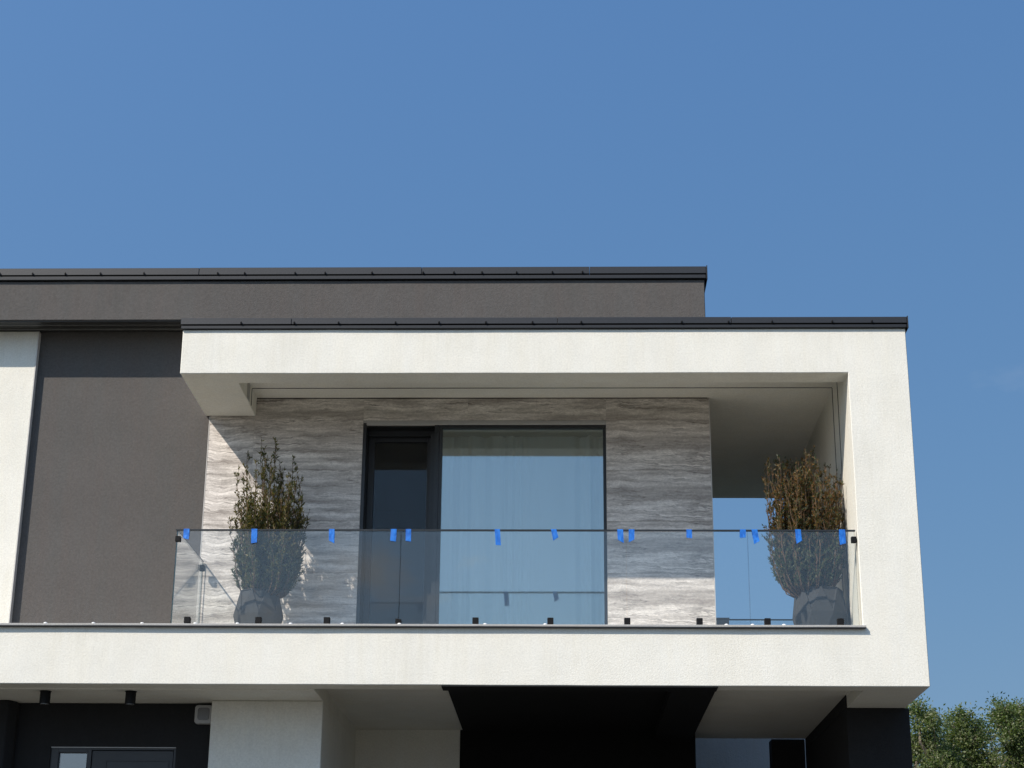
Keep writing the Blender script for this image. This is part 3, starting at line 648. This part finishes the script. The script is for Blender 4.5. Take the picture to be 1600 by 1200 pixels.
class Leaves:
    def __init__(s): s.P = []; s.D = []; s.L = []; s.W = []; s.T = []; s.M = []
    def add(s, p, d, l, w, t, m=0): s.P.append(p); s.D.append(d); s.L.append(l); s.W.append(w); s.T.append(t); s.M.append(m)
    def build(s, name, mats, parent, seed=1, lobes=False):
        g = np.random.default_rng(seed); P = np.array(s.P); D = np.array(s.D); n = len(P)
        D /= np.linalg.norm(D, axis=1)[:, None]
        A = np.cross(D, g.normal(size=(n, 3))); A /= np.linalg.norm(A, axis=1)[:, None]
        L_ = np.array(s.L)[:, None]; W_ = np.array(s.W)[:, None]; Nn = np.cross(D, A)
        q0 = P; q1 = P + D * L_ * 0.45 + A * W_ * 0.5 + Nn * L_ * 0.05; q2 = P + D * L_ ; q3 = P + D * L_ * 0.45 - A * W_ * 0.5 + Nn * L_ * 0.05
        V = np.stack([q0, q1, q2, q3], 1).reshape(-1, 3)
        c = (V.min(0) + V.max(0)) / 2
        me = bpy.data.meshes.new(name); me.vertices.add(4 * n); me.vertices.foreach_set('co', (V - c).ravel())
        me.loops.add(4 * n); me.loops.foreach_set('vertex_index', np.arange(4 * n)); me.polygons.add(n)
        me.polygons.foreach_set('loop_start', np.arange(n) * 4); me.polygons.foreach_set('loop_total', np.full(n, 4))
        me.polygons.foreach_set('material_index', np.array(s.M, dtype=np.int32)); me.update(calc_edges=True); me.validate()
        at = me.attributes.new('tone', 'FLOAT', 'FACE'); at.data.foreach_set('value', np.array(s.T, dtype=np.float32))
        for m in mats: me.materials.append(m)
        o = bpy.data.objects.new(name, me); COL.objects.link(o); ORG[o.name] = Vector(c); o.parent = parent; o.location = Vector(c) - ORG[parent.name]
        o['kind'] = 'stuff'; return o

def shrub(cx, cy, z0, height, rad, seed, label, mats, prof, nst, leafd, ll, toneup):
    """upright stems fan out of the pot; side shoots and small narrow leaves cover them"""
    rr = random.Random(seed); t = thing('shrub', (cx, cy, z0), label, 'shrub', 'shrubs in planters on the balcony')
    st = MB(); lv = Leaves()
    for i in range(nst):
        a = rr.uniform(0, 2 * math.pi); q = math.sqrt(rr.random()); b0 = Vector((cx + math.cos(a) * 0.13 * q, cy + math.sin(a) * 0.13 * q, z0))
        ht = height * prof(rr, q); R1 = rad * q * rr.uniform(0.75, 1.1)
        p = b0; n = 14; d1 = Vector((math.cos(a), math.sin(a), 0))
        pts = [p]
        bend = rr.uniform(-0.05, 0.05); bx = Vector((rr.uniform(-1, 1), rr.uniform(-1, 1), 0)) * 0.04
        for k in range(1, n + 1):
            u = k / n; off = d1 * (R1 - 0.13 * q) * (u ** 0.30) + bx * math.sin(u * 5) + Vector((rr.gauss(0, .007), rr.gauss(0, .007), 0))
            pts.append(b0 + off + Vector((0, 0, ht * u)))
        for k in range(n):
            r0 = 0.0065 * (1 - k / n) + 0.0016; st.tube(pts[k], pts[k + 1], r0, r0 * 0.9, 4)
        for k in range(1, n + 1):
            u = k / n; sd = (pts[k] - pts[k - 1]).normalized(); low = 1 - u
            nsh = int(rr.uniform(0.5, 2.6) + 2.8 * low)
            for s in range(nsh):
                aa = rr.uniform(0, 6.283); sh = Vector((math.cos(aa), math.sin(aa), rr.uniform(0.8, 2.6))).normalized()
                l = rr.uniform(0.04, 0.11) * (0.65 + 0.9 * low) ; p0 = pts[k - 1].lerp(pts[k], rr.random()); p1 = p0 + sh * l
                if (Vector((p1.x - cx, p1.y - cy)).length > rad * 1.12) or p1.x > 2.895: continue
                st.tube(p0, p1, 0.0022, 0.0012, 3)
                for j in range(int(leafd * l / 0.08)):
                    v = rr.random(); ld = (sh + Vector((rr.gauss(0, .65), rr.gauss(0, .65), rr.gauss(0.35, .55)))).normalized()
                    hrel = (p1.z - z0) / height; m = 0 if rr.random() < toneup(hrel) else 1
                    lv.add(tuple(p0.lerp(p1, 0.25 + 0.75 * v)), tuple(ld), rr.uniform(0.7, 1.3) * ll, rr.uniform(0.7, 1.2) * ll * 0.30, min(1, max(0, rr.gauss(0.42, 0.27))), m)
            for j in range(3):
                ld = (sd * rr.uniform(0.6, 1.4) + Vector((rr.gauss(0, .5), rr.gauss(0, .5), 0.2))).normalized()
                hrel = (pts[k].z - z0) / height; m = 0 if rr.random() < toneup(hrel) else 1
                lv.add(tuple(pts[k - 1].lerp(pts[k], rr.random())), tuple(ld), rr.uniform(0.8, 1.3) * ll, ll * 0.33, min(1, max(0, rr.gauss(0.45, 0.25))), m)
    mk('stems', st.v, st.f, TWIG, t)['kind'] = 'stuff'
    lv.build('foliage', mats, t, seed)
    return len(lv.P)
n1 = shrub(-3.07, 0.75, 5.47, 1.68, 0.42, 21, 'narrow olive-green shrub with bare twiggy tops in the left planter', [LEAF_A, LEAF_C],
      lambda rr, q: (rr.uniform(0.50, 0.82) if rr.random() < 0.80 else rr.uniform(0.82, 1.04)) * (1 - 0.22 * q * q), 112, 15, 0.038, lambda h: 0.85 if h > 0.35 else 0.55)
n2 = shrub(2.50, 0.75, 5.49, 1.60, 0.44, 33, 'bushy rust-brown shrub with dried tops in the right planter beside the pillar', [LEAF_B, LEAF_C],
      lambda rr, q: (rr.uniform(0.72, 0.93) if rr.random() < 0.8 else rr.uniform(0.9, 1.0)) * (1 - 0.12 * q * q), 120, 15.0, 0.034, lambda h: 0.72 if h > 0.42 else (0.4 if h > 0.3 else 0.08))

# ================================================================== trees beyond the house
def tree(x, y, zb, lobes, seed, label, nleaf):
    rr = random.Random(seed); t = thing('broadleaf_tree', (x, y, zb), label, 'tree', 'trees behind the house')
    top = max(l[2] + l[3] for l in lobes)
    tr = MB(); p = Vector((x, y, zb)); prev = p; r = 0.26
    for k in range(8):
        q = Vector((x + rr.gauss(0, .12), y + rr.gauss(0, .12), zb + (top - 2.6 - zb) * (k + 1) / 8)); tr.tube(prev, q, r, r * 0.86, 9); prev = q; r *= 0.86
    fork = prev; mk('trunk', tr.v, tr.f, BARK, t, smooth=True)
    br = MB(); lv = Leaves()
    for (lx, ly, lz, lr) in lobes:
        c = Vector((lx, ly, lz)); 
        s = Vector((x, y, max(zb + 2.5, min(fork.z, lz - lr * 1.1)))); m = s.lerp(c, 0.5) + Vector((rr.gauss(0, .2), rr.gauss(0, .2), -0.2))
        br.tube(s, m, 0.09, 0.06, 6); br.tube(m, c, 0.06, 0.03, 6)
        nc = max(14, int(46 * lr * lr)); 
        for k in range(nc):
            dv = Vector((rr.gauss(0, 1), rr.gauss(0, 1), rr.gauss(0, 1))).normalized(); rad = lr * (rr.random() ** 0.38) * (0.8 + 0.35 * noise.noise(dv * 1.7 + c))
            cc = c + dv * rad; br.tube(c.lerp(cc, 0.3), cc + dv * rr.uniform(0, 0.25), 0.024, 0.006, 4)
            cr = rr.uniform(0.13, 0.40); tone = rr.gauss(0.45, 0.18)
            for j in range(nleaf):
                o = Vector((rr.gauss(0, 1), rr.gauss(0, 1), rr.gauss(0, 0.8))) * cr * 0.55
                ld = (o.normalized() + Vector((rr.gauss(0, .5), rr.gauss(0, .5), rr.gauss(0, .5))))
                lv.add(tuple(cc + o), tuple(ld), rr.uniform(0.07, 0.15), rr.uniform(0.045, 0.085), min(1, max(0, tone + rr.gauss(0, 0.2) + (0.45 if rr.random() < 0.10 else 0))))
    mk('branches', br.v, br.f, BARK, t)
    lv.build('crown', [LEAF_T], t, seed); return len(lv.P)
TP = lambda px, py, y: None
na = tree(14.3, 53, GZ, [(13.95, 53, 12.35, 0.75), (14.35, 52.6, 11.9, 0.7), (14.0, 53.4, 11.1, 1.0), (14.9, 53.2, 10.7, 0.8), (14.5, 52.8, 10.1, 1.2), (15.1, 53.2, 9.2, 1.4), (13.9, 53, 8.4, 1.7), (14.8, 53, 7.0, 1.7), (14.2, 53, 5.8, 1.5)], 3, 'green broadleaf tree directly right of the dark pier, partly hidden by it', 56)
nb = tree(16.1, 54.5, GZ, [(15.9, 54.5, 12.35, 0.75), (15.6, 54.2, 11.7, 0.65), (16.4, 54.8, 11.8, 0.7), (16.0, 54.4, 11.2, 0.9), (16.5, 54.6, 10.6, 0.9), (15.9, 54.3, 9.9, 1.1), (16.6, 54.5, 8.9, 1.5), (15.9, 54.5, 7.6, 1.5), (16.4, 54.5, 6.3, 1.4)], 5, 'round-topped green broadleaf tree in the middle of the near three', 56)
nd = tree(16.0, 60, GZ, [(13.9, 60, 12.2, 1.0), (15.4, 60, 12.0, 1.0), (16.6, 60.4, 12.3, 1.0), (17.9, 60, 12.5, 1.0), (19.2, 60, 12.9, 1.1), (20.4, 60, 12.6, 1.2), (14.6, 60, 10.8, 1.4), (16.4, 60, 10.6, 1.5), (18.4, 60, 10.9, 1.5), (20.2, 60, 10.6, 1.5), (16.8, 60, 8.8, 2.0), (19.2, 60, 8.6, 2.0), (14.6, 60, 8.8, 1.8)], 13, 'broad paler tree filling the gaps low behind the three nearer trees', 34)
nc_ = tree(17.9, 53, GZ, [(17.15, 53, 12.5, 0.72), (17.75, 53.4, 12.45, 0.75), (18.4, 53, 12.1, 0.9), (17.3, 52.6, 11.7, 0.8), (18.1, 53.2, 11.4, 0.85), (17.35, 53, 10.8, 0.75), (18.4, 53, 10.5, 1.2), (17.9, 53, 9.2, 1.5), (18.8, 53, 7.8, 1.7), (17.6, 53, 7.0, 1.5), (18.6, 53, 5.6, 1.5)], 9, 'tallest green broadleaf tree at the right edge, with loose pointed twigs on top', 56)
print('leaves', n1, n2, na, nb, nc_)
scene.render.film_transparent = False
